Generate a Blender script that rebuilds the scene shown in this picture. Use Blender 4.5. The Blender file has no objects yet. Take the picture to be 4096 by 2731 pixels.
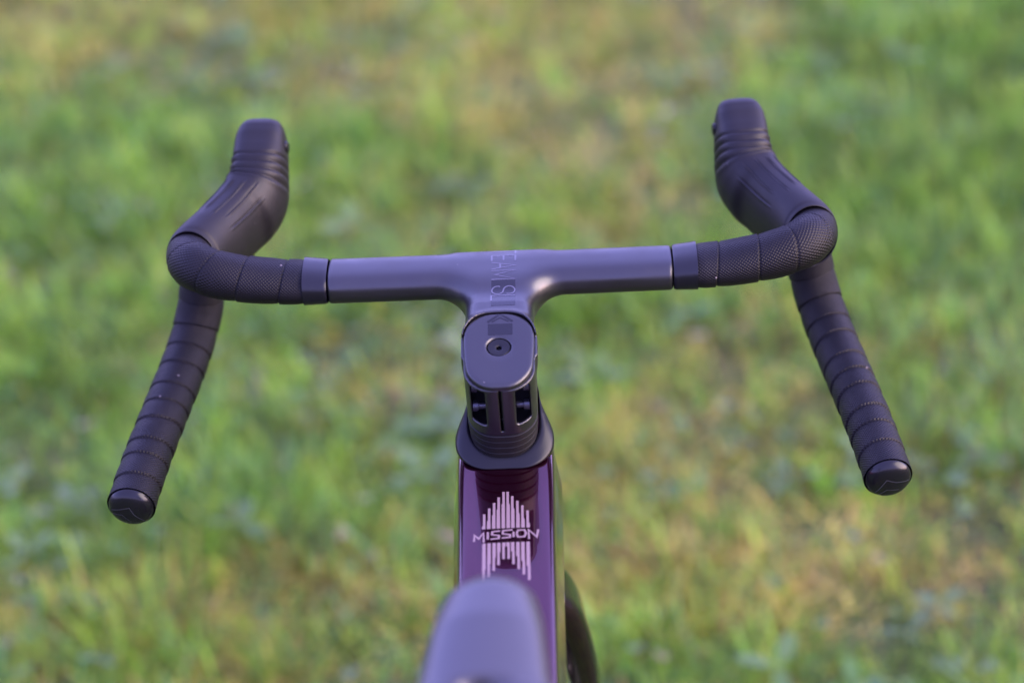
import bpy, math
import numpy as np
from mathutils import Matrix, Vector
from mathutils.bvhtree import BVHTree

sc = bpy.context.scene
H = 0.97                                   # height of the stem bolt above the lawn; bike coordinates have their origin there
rng = np.random.default_rng(7)

# ------------------------------------------------------------------ camera, sky, sun, exposure
cam_d = bpy.data.cameras.new('camera')
cam = bpy.data.objects.new('camera', cam_d)
sc.collection.objects.link(cam)
sc.camera = cam
CP = np.array([0.046762, -1.346160, 0.788925])
CR = np.array([[0.9986807840, 0.0451887283, 0.0243858641],
               [-0.0017531393, 0.5046364383, -0.8633301753],
               [-0.0513187884, 0.8621485045, 0.5040499360]])
m4 = Matrix([list(r) + [0] for r in CR] + [[0, 0, 0, 1]])
m4.translation = Vector((CP[0], CP[1], CP[2] + H))
cam.matrix_world = m4
cam_d.lens = 85
cam_d.sensor_width = 36
cam_d.clip_start = 0.05
cam_d.clip_end = 400
cam_d.dof.use_dof = True
cam_d.dof.focus_distance = 1.61
cam_d.dof.aperture_fstop = 3.4
cam_d.dof.aperture_blades = 0

SUN_AZ, SUN_EL = math.radians(104), math.radians(20)       # azimuth clockwise from +Y (ahead of the bike) seen from above
world = bpy.data.worlds.new('World')
sc.world = world
world.use_nodes = True
wn, wl = world.node_tree.nodes, world.node_tree.links
wn.clear()
sky = wn.new('ShaderNodeTexSky')
sky.sky_type = 'NISHITA'
sky.sun_disc = False
sky.sun_elevation = SUN_EL
sky.sun_rotation = SUN_AZ
sky.air_density = 1.0
sky.dust_density = 1.0
sky.ozone_density = 3.0
tint = wn.new('ShaderNodeMix')
tint.data_type = 'RGBA'
tint.blend_type = 'MULTIPLY'
tint.inputs[0].default_value = 1.0
tint.inputs[7].default_value = (0.98, 0.66, 1.02, 1)          # the camera's magenta-leaning white balance
veil = wn.new('ShaderNodeMix')                               # thin even cloud veil over the blue
veil.data_type = 'RGBA'
veil.inputs[0].default_value = 0.66
veil.inputs[7].default_value = (1.62, 1.50, 4.15, 1)
bg = wn.new('ShaderNodeBackground')
bg.inputs[1].default_value = 0.15
wo = wn.new('ShaderNodeOutputWorld')
wl.new(sky.outputs[0], tint.inputs[6])
wl.new(tint.outputs[2], veil.inputs[6])
wl.new(veil.outputs[2], bg.inputs[0])
wl.new(bg.outputs[0], wo.inputs[0])

sun_d = bpy.data.lights.new('sun', 'SUN')
sun_d.energy = 1.2
sun_d.angle = math.radians(65)
sun_d.color = (1.0, 0.84, 0.64)
sun = bpy.data.objects.new('sun', sun_d)
sc.collection.objects.link(sun)
sd = Vector((math.sin(SUN_AZ) * math.cos(SUN_EL), math.cos(SUN_AZ) * math.cos(SUN_EL), math.sin(SUN_EL)))
sun.rotation_euler = sd.to_track_quat('Z', 'Y').to_euler()
sun.location = (3, -3, 5)

sc.view_settings.view_transform = 'Standard'
sc.view_settings.look = 'None'
sc.view_settings.exposure = 2.8
sc.view_settings.gamma = 1
sc.cycles.use_denoising = True
sc.cycles.max_bounces = 6

# ------------------------------------------------------------------ materials
def new_mat(name):
    m = bpy.data.materials.new(name)
    m.use_nodes = True
    nt = m.node_tree
    return m, nt, nt.nodes['Principled BSDF']

def N(nt, t, **kw):
    n = nt.nodes.new(t)
    for k, v in kw.items():
        setattr(n, k, v)
    return n

def math_n(nt, op, a, b=None):
    n = nt.nodes.new('ShaderNodeMath')
    n.operation = op
    for i, v in enumerate((a, b)):
        if v is None:
            continue
        if isinstance(v, (int, float)):
            n.inputs[i].default_value = v
        else:
            nt.links.new(v, n.inputs[i])
    return n.outputs[0]

def ramp(nt, fac, stops):
    r = nt.nodes.new('ShaderNodeValToRGB')
    e = r.color_ramp.elements
    while len(e) < len(stops):
        e.new(0.5)
    for el, (p, c) in zip(e, stops):
        el.position = p
        el.color = (*c, 1)
    nt.links.new(fac, r.inputs[0])
    return r.outputs[0]

def noise_tex(nt, scale, detail=3, coord='Object', rough=0.5):
    tc = nt.nodes.new('ShaderNodeTexCoord')
    n = nt.nodes.new('ShaderNodeTexNoise')
    n.inputs['Scale'].default_value = scale
    n.inputs['Detail'].default_value = detail
    n.inputs['Roughness'].default_value = rough
    nt.links.new(tc.outputs[coord], n.inputs['Vector'])
    return n.outputs['Fac']

def simple(name, col, rough, spec=0.5, metallic=0.0, coat=0.0, coat_rough=0.05, rvar=0.0, bump=0.0, bscale=900, dust=0.0):
    m, nt, b = new_mat(name)
    b.inputs['Base Color'].default_value = (*col, 1)
    b.inputs['Roughness'].default_value = rough
    b.inputs['Specular IOR Level'].default_value = spec
    b.inputs['Metallic'].default_value = metallic
    b.inputs['Coat Weight'].default_value = coat
    b.inputs['Coat Roughness'].default_value = coat_rough
    if rvar:
        f = noise_tex(nt, 45, 4)
        mr = N(nt, 'ShaderNodeMapRange')
        mr.inputs['From Min'].default_value = 0.3
        mr.inputs['From Max'].default_value = 0.7
        mr.inputs['To Min'].default_value = rough - rvar
        mr.inputs['To Max'].default_value = rough + rvar
        nt.links.new(f, mr.inputs['Value'])
        nt.links.new(mr.outputs[0], b.inputs['Roughness'])
    if bump:
        f = noise_tex(nt, bscale, 2)
        bn = N(nt, 'ShaderNodeBump')
        bn.inputs['Strength'].default_value = bump
        bn.inputs['Distance'].default_value = 0.0003
        nt.links.new(f, bn.inputs['Height'])
        nt.links.new(bn.outputs[0], b.inputs['Normal'])
    if dust:                                   # a few pale specks of dust
        tc = N(nt, 'ShaderNodeTexCoord')
        v = N(nt, 'ShaderNodeTexVoronoi')
        v.inputs['Scale'].default_value = 110
        nt.links.new(tc.outputs['Object'], v.inputs['Vector'])
        s = math_n(nt, 'LESS_THAN', v.outputs['Distance'], 0.05)
        sx = N(nt, 'ShaderNodeSeparateColor')
        nt.links.new(v.outputs['Color'], sx.inputs[0])
        s = math_n(nt, 'MULTIPLY', s, math_n(nt, 'GREATER_THAN', sx.outputs[0], 1 - dust))
        mx = N(nt, 'ShaderNodeMix', data_type='RGBA')
        nt.links.new(s, mx.inputs[0])
        mx.inputs[6].default_value = (*col, 1)
        mx.inputs[7].default_value = (0.16, 0.14, 0.13, 1)
        nt.links.new(mx.outputs[2], b.inputs['Base Color'])
    return m

M = {}
M['matte_carbon'] = simple('matte_carbon', (0.005, 0.0046, 0.0055), 0.35, 0.72, rvar=0.06, bump=0.06, bscale=1500, dust=0.14)
M['matte_rubber'] = simple('matte_rubber', (0.007, 0.0060, 0.0064), 0.50, 0.26, rvar=0.05, bump=0.10, bscale=1100, dust=0.08)
M['satin_black'] = simple('satin_black', (0.005, 0.005, 0.006), 0.36, 0.26, dust=0.10)
M['gloss_black'] = simple('gloss_black', (0.005, 0.005, 0.006), 0.22, 0.32, rvar=0.08, dust=0.12)
M['gloss_mark'] = simple('gloss_mark', (0.004, 0.004, 0.006), 0.22, 0.40)
M['letter_grey'] = simple('letter_grey', (0.045, 0.043, 0.055), 0.28, 1.0)
M['bolt_black'] = simple('bolt_black', (0.05, 0.05, 0.06), 0.22, 0.6, metallic=0.7)
M['hole_black'] = simple('hole_black', (0.004, 0.004, 0.005), 0.6, 0.2)
M['decal'] = simple('decal', (0.21, 0.145, 0.14), 0.34, 0.5)
M['saddle_cover'] = simple('saddle_cover', (0.026, 0.025, 0.026), 0.34, 0.75, bump=0.08, bscale=700)
M['tyre_rubber'] = simple('tyre_rubber', (0.02, 0.02, 0.02), 0.7, 0.3)
M['rim_carbon'] = simple('rim_carbon', (0.015, 0.015, 0.016), 0.4, 0.5)
M['steel'] = simple('steel', (0.45, 0.45, 0.46), 0.3, 0.5, metallic=1.0)
M['emblem'] = simple('emblem', (0.030, 0.030, 0.034), 0.3, 0.5)

# plum candy paint under clear coat
def paint(name, dark, light):
    m, nt, b = new_mat(name)
    lw = N(nt, 'ShaderNodeTexNoise')
    lw.inputs['Scale'].default_value = 3500
    tc = N(nt, 'ShaderNodeTexCoord')
    nt.links.new(tc.outputs['Object'], lw.inputs['Vector'])
    col = ramp(nt, lw.outputs['Fac'], [(0.42, dark), (0.62, light)])
    nt.links.new(col, b.inputs['Base Color'])
    b.inputs['Metallic'].default_value = 0.92
    b.inputs['Roughness'].default_value = 0.17
    b.inputs['Coat Weight'].default_value = 1.0
    b.inputs['Coat IOR'].default_value = 1.36
    b.inputs['Coat Roughness'].default_value = 0.025
    return m
M['plum_paint'] = paint('plum_paint', (0.044, 0.005, 0.017), (0.078, 0.011, 0.031))

M['dark_paint'] = paint('dark_paint', (0.020, 0.007, 0.012), (0.034, 0.012, 0.020))

def tape_mat():
    m, nt, b = new_mat('bar_tape')
    uvn = N(nt, 'ShaderNodeUVMap')
    sep = N(nt, 'ShaderNodeSeparateXYZ')
    nt.links.new(uvn.outputs[0], sep.inputs[0])
    k = 2 * math.pi / 0.0024
    u = math_n(nt, 'MULTIPLY', sep.outputs[0], k)
    v = math_n(nt, 'MULTIPLY', sep.outputs[1], k)
    s1 = math_n(nt, 'SINE', u)
    s2 = math_n(nt, 'SINE', v)
    p = math_n(nt, 'MULTIPLY', s1, s2)
    p = math_n(nt, 'MULTIPLY', math_n(nt, 'ADD', p, 1.0), 0.5)
    h = math_n(nt, 'POWER', p, 1.6)
    bn = N(nt, 'ShaderNodeBump')
    bn.inputs['Strength'].default_value = 1.0
    bn.inputs['Distance'].default_value = 0.00045
    nt.links.new(h, bn.inputs['Height'])
    nt.links.new(bn.outputs[0], b.inputs['Normal'])
    # dusty specks
    tc = N(nt, 'ShaderNodeTexCoord')
    vo = N(nt, 'ShaderNodeTexVoronoi')
    vo.inputs['Scale'].default_value = 95
    nt.links.new(tc.outputs['Object'], vo.inputs['Vector'])
    sx = N(nt, 'ShaderNodeSeparateColor')
    nt.links.new(vo.outputs['Color'], sx.inputs[0])
    s = math_n(nt, 'MULTIPLY', math_n(nt, 'LESS_THAN', vo.outputs['Distance'], 0.075), math_n(nt, 'GREATER_THAN', sx.outputs[0], 0.88))
    wear = ramp(nt, noise_tex(nt, 30, 4), [(0.35, (0.0035, 0.0030, 0.0032)), (0.7, (0.007, 0.0060, 0.0064))])
    mx = N(nt, 'ShaderNodeMix', data_type='RGBA')
    nt.links.new(s, mx.inputs[0])
    nt.links.new(wear, mx.inputs[6])
    mx.inputs[7].default_value = (0.14, 0.12, 0.115, 1)
    nt.links.new(mx.outputs[2], b.inputs['Base Color'])
    b.inputs['Roughness'].default_value = 0.44
    b.inputs['Specular IOR Level'].default_value = 0.18
    return m
M['bar_tape'] = tape_mat()

def finish_mat():
    m, nt, b = new_mat('finishing_tape')
    uvn = N(nt, 'ShaderNodeUVMap')
    sep = N(nt, 'ShaderNodeSeparateXYZ')
    nt.links.new(uvn.outputs[0], sep.inputs[0])
    k = 2 * math.pi / 0.0016
    s1 = math_n(nt, 'SINE', math_n(nt, 'MULTIPLY', math_n(nt, 'ADD', sep.outputs[0], sep.outputs[1]), k))
    bn = N(nt, 'ShaderNodeBump')
    bn.inputs['Strength'].default_value = 0.25
    bn.inputs['Distance'].default_value = 0.0001
    nt.links.new(s1, bn.inputs['Height'])
    nt.links.new(bn.outputs[0], b.inputs['Normal'])
    b.inputs['Base Color'].default_value = (0.005, 0.005, 0.007, 1)
    b.inputs['Roughness'].default_value = 0.25
    b.inputs['Specular IOR Level'].default_value = 0.36
    return m
M['finishing_tape'] = finish_mat()

# ------------------------------------------------------------------ mesh helpers
HA = math.radians(73)
SA = np.array([0, -math.cos(HA), math.sin(HA)])                # steering axis, upward
def axis_rot(ax, a):
    K = np.array([[0, -ax[2], ax[1]], [ax[2], 0, -ax[0]], [-ax[1], ax[0], 0]])
    return np.eye(3) + math.sin(a) * K + (1 - math.cos(a)) * K @ K
STEER = axis_rot(SA, math.radians(-0.43))

def mesh(name, V, F, mat, parent=None, steer=False, smooth=True, uv=None, label=None, lift=True):
    V = np.asarray(V, float)
    if steer:
        V = V @ STEER.T
    if lift:
        V = V + np.array([0, 0, H])
    me = bpy.data.meshes.new(name)
    me.from_pydata(V.tolist(), [], [list(map(int, f)) for f in F])
    if smooth:
        me.polygons.foreach_set('use_smooth', np.ones(len(me.polygons), bool))
    if uv is not None:
        l = me.uv_layers.new(name='UVMap')
        idx = np.empty(len(me.loops), int)
        me.loops.foreach_get('vertex_index', idx)
        l.data.foreach_set('uv', np.asarray(uv, float)[idx].ravel())
    me.materials.append(mat)
    me.update()
    o = bpy.data.objects.new(name, me)
    sc.collection.objects.link(o)
    if parent is not None:
        o.parent = parent
    if label:
        o['label'] = label
    return o

def sharpen(o, deg=35):
    o.data.set_sharp_from_angle(angle=math.radians(deg))

def catmull(P, n):
    """n samples evenly spaced by length along a smooth curve through the rows of P (any number of columns, first three are xyz)"""
    P = np.asarray(P, float)
    Q = np.vstack([2 * P[0] - P[1], P, 2 * P[-1] - P[-2]])
    out = []
    for i in range(1, len(Q) - 2):
        p0, p1, p2, p3 = Q[i - 1:i + 3]
        t = np.linspace(0, 1, 40, endpoint=False)[:, None]
        out.append(0.5 * (2 * p1 + (p2 - p0) * t + (2 * p0 - 5 * p1 + 4 * p2 - p3) * t ** 2 + (3 * p1 - p0 - 3 * p2 + p3) * t ** 3))
    C = np.vstack(out + [Q[-2][None]])
    d = np.r_[0, np.cumsum(np.linalg.norm(np.diff(C[:, :3], axis=0), axis=1))]
    s = np.linspace(0, d[-1], n)
    return np.stack([np.interp(s, d, C[:, k]) for k in range(C.shape[1])], 1), s

def frames(C, up=(0, 0, 1), transport=True):
    T = np.gradient(C, axis=0)
    T /= np.linalg.norm(T, axis=1)[:, None]
    U = np.zeros_like(T)
    u = np.array(up, float)
    for i in range(len(C)):
        if not transport:
            u = np.array(up, float)
        u = u - T[i] * (u @ T[i])
        u = u / np.linalg.norm(u)
        U[i] = u
    W = np.cross(T, U)
    return T, U, W

def grid_faces(nr, ns, close=True, off=0):
    F = []
    for i in range(nr - 1):
        a = off + i * ns
        for j in range(ns if close else ns - 1):
            k = (j + 1) % ns
            F.append((a + j, a + k, a + ns + k, a + ns + j))
    return F

def rings_mesh(R, cap0=True, cap1=True):
    """R: (nr, ns, 3) closed rings"""
    nr, ns = R.shape[:2]
    V = R.reshape(-1, 3)
    F = grid_faces(nr, ns)
    if cap0:
        V = np.vstack([V, R[0].mean(0)])
        F += [(len(V) - 1, (j + 1) % ns, j) for j in range(ns)]
    if cap1:
        V = np.vstack([V, R[-1].mean(0)])
        o = (nr - 1) * ns
        F += [(len(V) - 1, o + j, o + (j + 1) % ns) for j in range(ns)]
    return V, F

def mirror(V, F):
    V = np.array(V, float)
    V[:, 0] *= -1
    return V, [tuple(reversed(f)) for f in F]

def sd_rr(x, y, hx, hy, r):
    qx, qy = np.abs(x) - (hx - r), np.abs(y) - (hy - r)
    return np.hypot(np.maximum(qx, 0), np.maximum(qy, 0)) + np.minimum(np.maximum(qx, qy), 0) - r

def outline(hx, hy, r, n=96):
    """points of a rounded rectangle, at even angles from its centre"""
    a = np.linspace(0, 2 * math.pi, n, endpoint=False)
    lo, hi = np.zeros(n), np.full(n, 2 * (hx + hy))
    for _ in range(45):
        mid = (lo + hi) / 2
        ins = sd_rr(mid * np.cos(a), mid * np.sin(a), hx, hy, r) < 0
        lo, hi = np.where(ins, mid, lo), np.where(ins, hi, mid)
    return np.stack([lo * np.cos(a), lo * np.sin(a)], 1)

CA, CS = math.sin(HA), math.cos(HA)
def pq(x, p, q):
    """steering-axis coordinates (x, forward, up along the axis) to bike coordinates"""
    x, p, q = np.broadcast_arrays(np.asarray(x, float), p, q)
    return np.stack([x, CA * p - CS * q, CS * p + CA * q], -1)

def column(name, levels, mat, parent, steer, r=0.0195, pc=-0.0025, cap0=True, cap1=True, n=96, label=None, taper=None):
    """levels: (q, half width, half length[, corner radius[, centre p]])"""
    R = []
    for lv in levels:
        q, hx, hy = lv[:3]
        rr = lv[3] if len(lv) > 3 else r
        c = lv[4] if len(lv) > 4 else pc
        o = outline(hx, hy, min(rr, hx * 0.98, hy * 0.98), n)
        if taper:
            f_ = np.clip((o[:, 1] + c + 0.016) / 0.034, 0, 1)
            f_ = f_ * f_ * (3 - 2 * f_)
            o[:, 0] *= 1 + f_ * (min(1.0, taper / hx) - 1)
        R.append(pq(o[:, 0], o[:, 1] + c, q))
    V, F = rings_mesh(np.array(R), cap0, cap1)
    ob = mesh(name, V, F, mat, parent, steer, label=label)
    sharpen(ob, 40)
    return ob

# ------------------------------------------------------------------ signed-distance body to quad mesh
def smin(a, b, k):
    h = np.clip(0.5 + 0.5 * (b - a) / k, 0, 1)
    return b + (a - b) * h - k * h * (1 - h)
def smax(a, b, k):
    return -smin(-a, -b, k)

def surface_nets(f, lo, hi, h):
    ax = [np.arange(l, u + h, h, dtype=np.float32) for l, u in zip(lo, hi)]
    X, Y, Z = np.meshgrid(*ax, indexing='ij')
    v = f(X, Y, Z).astype(np.float32)
    del X, Y, Z
    s = v < 0
    nx, ny, nz = v.shape
    cnt = np.zeros((nx - 1, ny - 1, nz - 1), np.uint8)
    for a in (0, 1):
        for b in (0, 1):
            for c in (0, 1):
                cnt += s[a:nx - 1 + a, b:ny - 1 + b, c:nz - 1 + c]
    I = np.argwhere((cnt > 0) & (cnt < 8))
    ids = np.full(cnt.shape, -1, np.int64)
    ids[tuple(I.T)] = np.arange(len(I))
    acc, num = np.zeros((len(I), 3)), np.zeros(len(I))
    corners = [(a, b, c) for a in (0, 1) for b in (0, 1) for c in (0, 1)]
    for c0 in corners:
        for k in range(3):
            if c0[k]:
                continue
            c1 = list(c0); c1[k] = 1
            v0 = v[I[:, 0] + c0[0], I[:, 1] + c0[1], I[:, 2] + c0[2]]
            v1 = v[I[:, 0] + c1[0], I[:, 1] + c1[1], I[:, 2] + c1[2]]
            cr = (v0 < 0) != (v1 < 0)
            t = np.where(cr, v0 / np.where(cr, v0 - v1, 1), 0)
            P = np.array(c0, float)[None] + t[:, None] * (np.array(c1) - np.array(c0))[None]
            acc[cr] += P[cr]
            num[cr] += 1
    V = (I + acc / num[:, None]) * h + np.array(lo)[None]
    F = []
    for k in range(3):
        i, j = (k + 1) % 3, (k + 2) % 3
        sl0 = [slice(None)] * 3; sl1 = [slice(None)] * 3
        sl0[k] = slice(0, -1); sl1[k] = slice(1, None)
        E = np.argwhere(s[tuple(sl0)] != s[tuple(sl1)])
        E = E[(E[:, i] > 0) & (E[:, j] > 0) & (E[:, i] < v.shape[i] - 1) & (E[:, j] < v.shape[j] - 1)]
        inside = s[tuple(E.T)]
        q = []
        for di, dj in ((-1, -1), (0, -1), (0, 0), (-1, 0)):
            e = E.copy(); e[:, i] += di; e[:, j] += dj
            q.append(ids[tuple(e.T)])
        q = np.stack(q, 1)
        q[~inside] = q[~inside][:, ::-1]
        F.append(q)
    F = np.vstack(F)
    for _ in range(3):                         # pull the vertices on to the exact surface
        d = f(*V.T)
        g = np.stack([(f(*(V + e).T) - f(*(V - e).T)) / 4e-4 for e in np.eye(3) * 2e-4], 1)
        g2 = np.maximum((g * g).sum(1), 0.2)
        V = V - np.clip(d / g2, -h / 2, h / 2)[:, None] * g
    return V, F

# ================================================================== ground and lawn
def grid_noise(n, seed):
    return np.random.default_rng(seed).random((n, n))
def vnoise(x, y, scale, seed):
    g = grid_noise(64, seed)
    x, y = x / scale + 31.7, y / scale + 17.3
    xi, yi = np.floor(x).astype(int), np.floor(y).astype(int)
    fx, fy = x - xi, y - yi
    fx, fy = fx * fx * (3 - 2 * fx), fy * fy * (3 - 2 * fy)
    G = lambda a, b: g[a % 64, b % 64]
    return (G(xi, yi) * (1 - fx) + G(xi + 1, yi) * fx) * (1 - fy) + (G(xi, yi + 1) * (1 - fx) + G(xi + 1, yi + 1) * fx) * fy
def fbm(x, y, scale, seed):
    return (vnoise(x, y, scale, seed) * 0.55 + vnoise(x, y, scale / 2.1, seed + 1) * 0.3 + vnoise(x, y, scale / 4.3, seed + 2) * 0.15)

def lawn_mat():
    m, nt, b = new_mat('lawn_soil')
    f = noise_tex(nt, 9, 8, rough=0.65)
    c1 = ramp(nt, f, [(0.30, (0.022, 0.020, 0.006)), (0.5, (0.045, 0.044, 0.012)), (0.7, (0.09, 0.078, 0.026))])
    f2 = noise_tex(nt, 1.4, 4)
    mx = N(nt, 'ShaderNodeMix', data_type='RGBA')
    nt.links.new(ramp(nt, f2, [(0.4, (0, 0, 0)), (0.62, (1, 1, 1))]), mx.inputs[0])
    nt.links.new(c1, mx.inputs[6])
    mx.inputs[7].default_value = (0.075, 0.115, 0.022, 1)
    nt.links.new(mx.outputs[2], b.inputs['Base Color'])
    b.inputs['Roughness'].default_value = 0.9
    bn = N(nt, 'ShaderNodeBump')
    bn.inputs['Strength'].default_value = 0.6
    bn.inputs['Distance'].default_value = 0.02
    nt.links.new(noise_tex(nt, 60, 5), bn.inputs['Height'])
    nt.links.new(bn.outputs[0], b.inputs['Normal'])
    return m
GX = np.linspace(-1, 1, 61)
gx = np.sign(GX) * (np.abs(GX) ** 3) * 60
gX, gY = np.meshgrid(gx, gx, indexing='ij')
gZ = (fbm(gX, gY, 0.9, 5) - 0.5) * 0.02
gV = np.stack([gX, gY, gZ], -1).reshape(-1, 3)
ground = mesh('ground', gV, grid_faces(61, 61, close=False), lawn_mat(), lift=False)
ground['kind'] = 'structure'
ground['label'] = 'lawn soil and thatch under the grass blades'

def leaf_mat(name, rough, spec=0.3):
    m, nt, b = new_mat(name)
    at = N(nt, 'ShaderNodeAttribute', attribute_name='blade_colour')
    nt.links.new(at.outputs['Color'], b.inputs['Base Color'])
    b.inputs['Roughness'].default_value = rough
    b.inputs['Specular IOR Level'].default_value = spec
    tr = N(nt, 'ShaderNodeBsdfTranslucent')
    nt.links.new(at.outputs['Color'], tr.inputs[0])
    ms = N(nt, 'ShaderNodeMixShader')
    ms.inputs[0].default_value = 0.42
    out = nt.nodes['Material Output']
    nt.links.new(b.outputs[0], ms.inputs[1])
    nt.links.new(tr.outputs[0], ms.inputs[2])
    nt.links.new(ms.outputs[0], out.inputs[0])
    return m

def fast_mesh(name, V, F, col, mat):
    """V (n,3); F (k, m) with one vertex count; col per vertex"""
    me = bpy.data.meshes.new(name)
    k, m = F.shape
    me.vertices.add(len(V)); me.vertices.foreach_set('co', V.astype(np.float32).ravel())
    me.loops.add(k * m); me.loops.foreach_set('vertex_index', F.astype(np.int32).ravel())
    me.polygons.add(k); me.polygons.foreach_set('loop_start', np.arange(0, k * m, m, dtype=np.int32))
    me.polygons.foreach_set('use_smooth', np.ones(k, bool))
    a = me.color_attributes.new('blade_colour', 'FLOAT_COLOR', 'POINT')
    a.data.foreach_set('color', np.c_[col, np.ones(len(col))].astype(np.float32).ravel())
    me.update(calc_edges=True)
    me.validate()
    me.materials.append(mat)
    o = bpy.data.objects.new(name, me)
    sc.collection.objects.link(o)
    return o

def tufts(n, x0, x1, y0, y1, per):
    c = np.stack([rng.uniform(x0, x1, n), rng.uniform(y0, y1, n)], 1)
    k = np.clip(rng.poisson(per, n), 3, None)
    idx = np.repeat(np.arange(n), k)
    return c, idx
c1, i1 = tufts(26000, -1.6, 1.6, 0.55, 3.7, 13)
c2, i2 = tufts(18000, -3.6, 3.6, -2.0, 5.6, 12)
out_ = ~((np.abs(c2[:, 0]) < 1.6) & (c2[:, 1] > 0.55) & (c2[:, 1] < 3.7))
sel = out_[i2]
i2 = i2[sel]
TC = np.vstack([c1, c2]); TI = np.r_[i1, i2 + len(c1)]
nt_ = len(TC)
dens = fbm(TC[:, 0], TC[:, 1], 0.24, 21)
keep = rng.random(nt_) < np.clip(0.80 + 2.2 * (dens - 0.40), 0.45, 1)
m_ = keep[TI]
TI = TI[m_]
n = len(TI)
lush = fbm(TC[:, 0], TC[:, 1], 0.75, 41)                       # green patches against dry ones
def blob(x, y, rx, ry_):
    return np.exp(-(((TC[:, 0] - x) / rx) ** 2 + ((TC[:, 1] - y) / ry_) ** 2))
lush = 0.47 + 0.75 * (lush - 0.47)
for bx, by, brx, bry, amp in ((-0.75, 2.90, 0.45, 0.32, -0.24), (-0.20, 2.75, 0.40, 0.30, -0.26), (-0.46, 2.25, 0.36, 0.26, 0.18), (-0.78, 2.15, 0.25, 0.35, 0.14),
                              (0.10, 2.32, 0.16, 0.22, -0.20), (0.18, 2.00, 0.16, 0.18, -0.16), (0.66, 2.32, 0.30, 0.26, 0.24), (0.47, 2.10, 0.16, 0.16, 0.10),
                              (0.21, 1.45, 0.20, 0.20, -0.06), (0.37, 1.05, 0.18, 0.12, -0.24), (-0.29, 1.46, 0.18, 0.22, -0.14), (-0.43, 1.05, 0.25, 0.14, -0.16),
                              (-0.70, 1.64, 0.22, 0.30, 0.14), (0.12, 0.90, 0.12, 0.08, 0.14), (-0.35, 1.85, 0.30, 0.18, 0.10)):
    lush = lush + 1.4 * amp * blob(bx, by, brx, bry)
t_dry = rng.random(nt_) > np.clip(0.56 + 3.8 * (lush - 0.47), 0.06, 0.96)
pal_g = 1.45 * np.array([[0.108, 0.205, 0.020], [0.158, 0.280, 0.022], [0.058, 0.120, 0.020], [0.215, 0.300, 0.038], [0.095, 0.205, 0.062], [0.125, 0.265, 0.022]])
pal_d = 1.75 * np.array([1.0, 1.0, 0.62]) * np.array([[0.290, 0.245, 0.080], [0.235, 0.225, 0.050], [0.340, 0.285, 0.115], [0.150, 0.105, 0.040], [0.270, 0.250, 0.060], [0.300, 0.225, 0.100]])
t_ci = rng.integers(0, 6, nt_)
t_val = rng.uniform(0.4, 1.6, nt_)
flip = rng.random(n) < 0.16
dry = t_dry[TI] ^ flip
ci = np.where(rng.random(n) < 0.75, t_ci[TI], rng.integers(0, 6, n))
col = np.where(dry[:, None], pal_d[ci], pal_g[ci]) * (t_val[TI] * rng.uniform(0.85, 1.15, n))[:, None]
t_len = np.clip(0.030 + 0.11 * (fbm(TC[:, 0], TC[:, 1], 0.18, 91) - 0.3) + rng.normal(0, 0.012, nt_), 0.018, 0.095)
L = np.clip(t_len[TI] * rng.uniform(0.6, 1.25, n), 0.014, 0.11) * np.where(dry, 0.75, 1)
outer = TI >= len(c1)
Wd = rng.uniform(0.0014, 0.0032, n) * np.where(outer, 1.5, 1) * np.where(rng.random(n) > 0.94, 1.7, 1)
t_dir = rng.uniform(0, 2 * math.pi, nt_)
yaw = t_dir[TI] + rng.normal(0, 1.0, n)
P = TC[TI] + rng.normal(0, 0.017, (n, 2))
lean = np.abs(rng.normal(0.40, 0.32, n)) + np.where(dry, 0.45, 0)
lean = np.clip(lean, 0.02, 1.45)
bend = rng.uniform(0.2, 1.1, n)
dirh = np.stack([np.cos(yaw), np.sin(yaw)], 1)
side = np.stack([-np.sin(yaw), np.cos(yaw)], 1)
pts = []
pos = np.c_[P, (fbm(P[:, 0], P[:, 1], 0.9, 5) - 0.5) * 0.02 - 0.002]
for k, (t, w) in enumerate(((0, 1.0), (0.4, 1.0), (0.75, 0.7), (1.0, 0.12))):
    if k:
        ang = np.clip(lean + bend * (t - 0.2), 0, 1.62)
        dl = L * (0.4, 0.35, 0.25)[k - 1]
        pos = pos + np.c_[dirh * (np.sin(ang) * dl)[:, None], np.cos(ang) * dl]
    off = np.c_[side * (Wd * w / 2)[:, None], np.zeros(n)]
    pts += [pos - off, pos + off]
V = np.stack(pts, 1).reshape(-1, 3)
b8 = (np.arange(n) * 8)[:, None, None]
F = (b8 + np.array([[0, 1, 3, 2], [2, 3, 5, 4], [4, 5, 7, 6]])[None]).reshape(-1, 4)
grass = fast_mesh('grass', V, F, np.repeat(col, 8, 0), leaf_mat('grass_blade', 0.33))
grass['kind'] = 'stuff'
grass['label'] = 'patchy green and straw coloured lawn grass behind the bicycle'
grass['category'] = 'grass'

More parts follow.
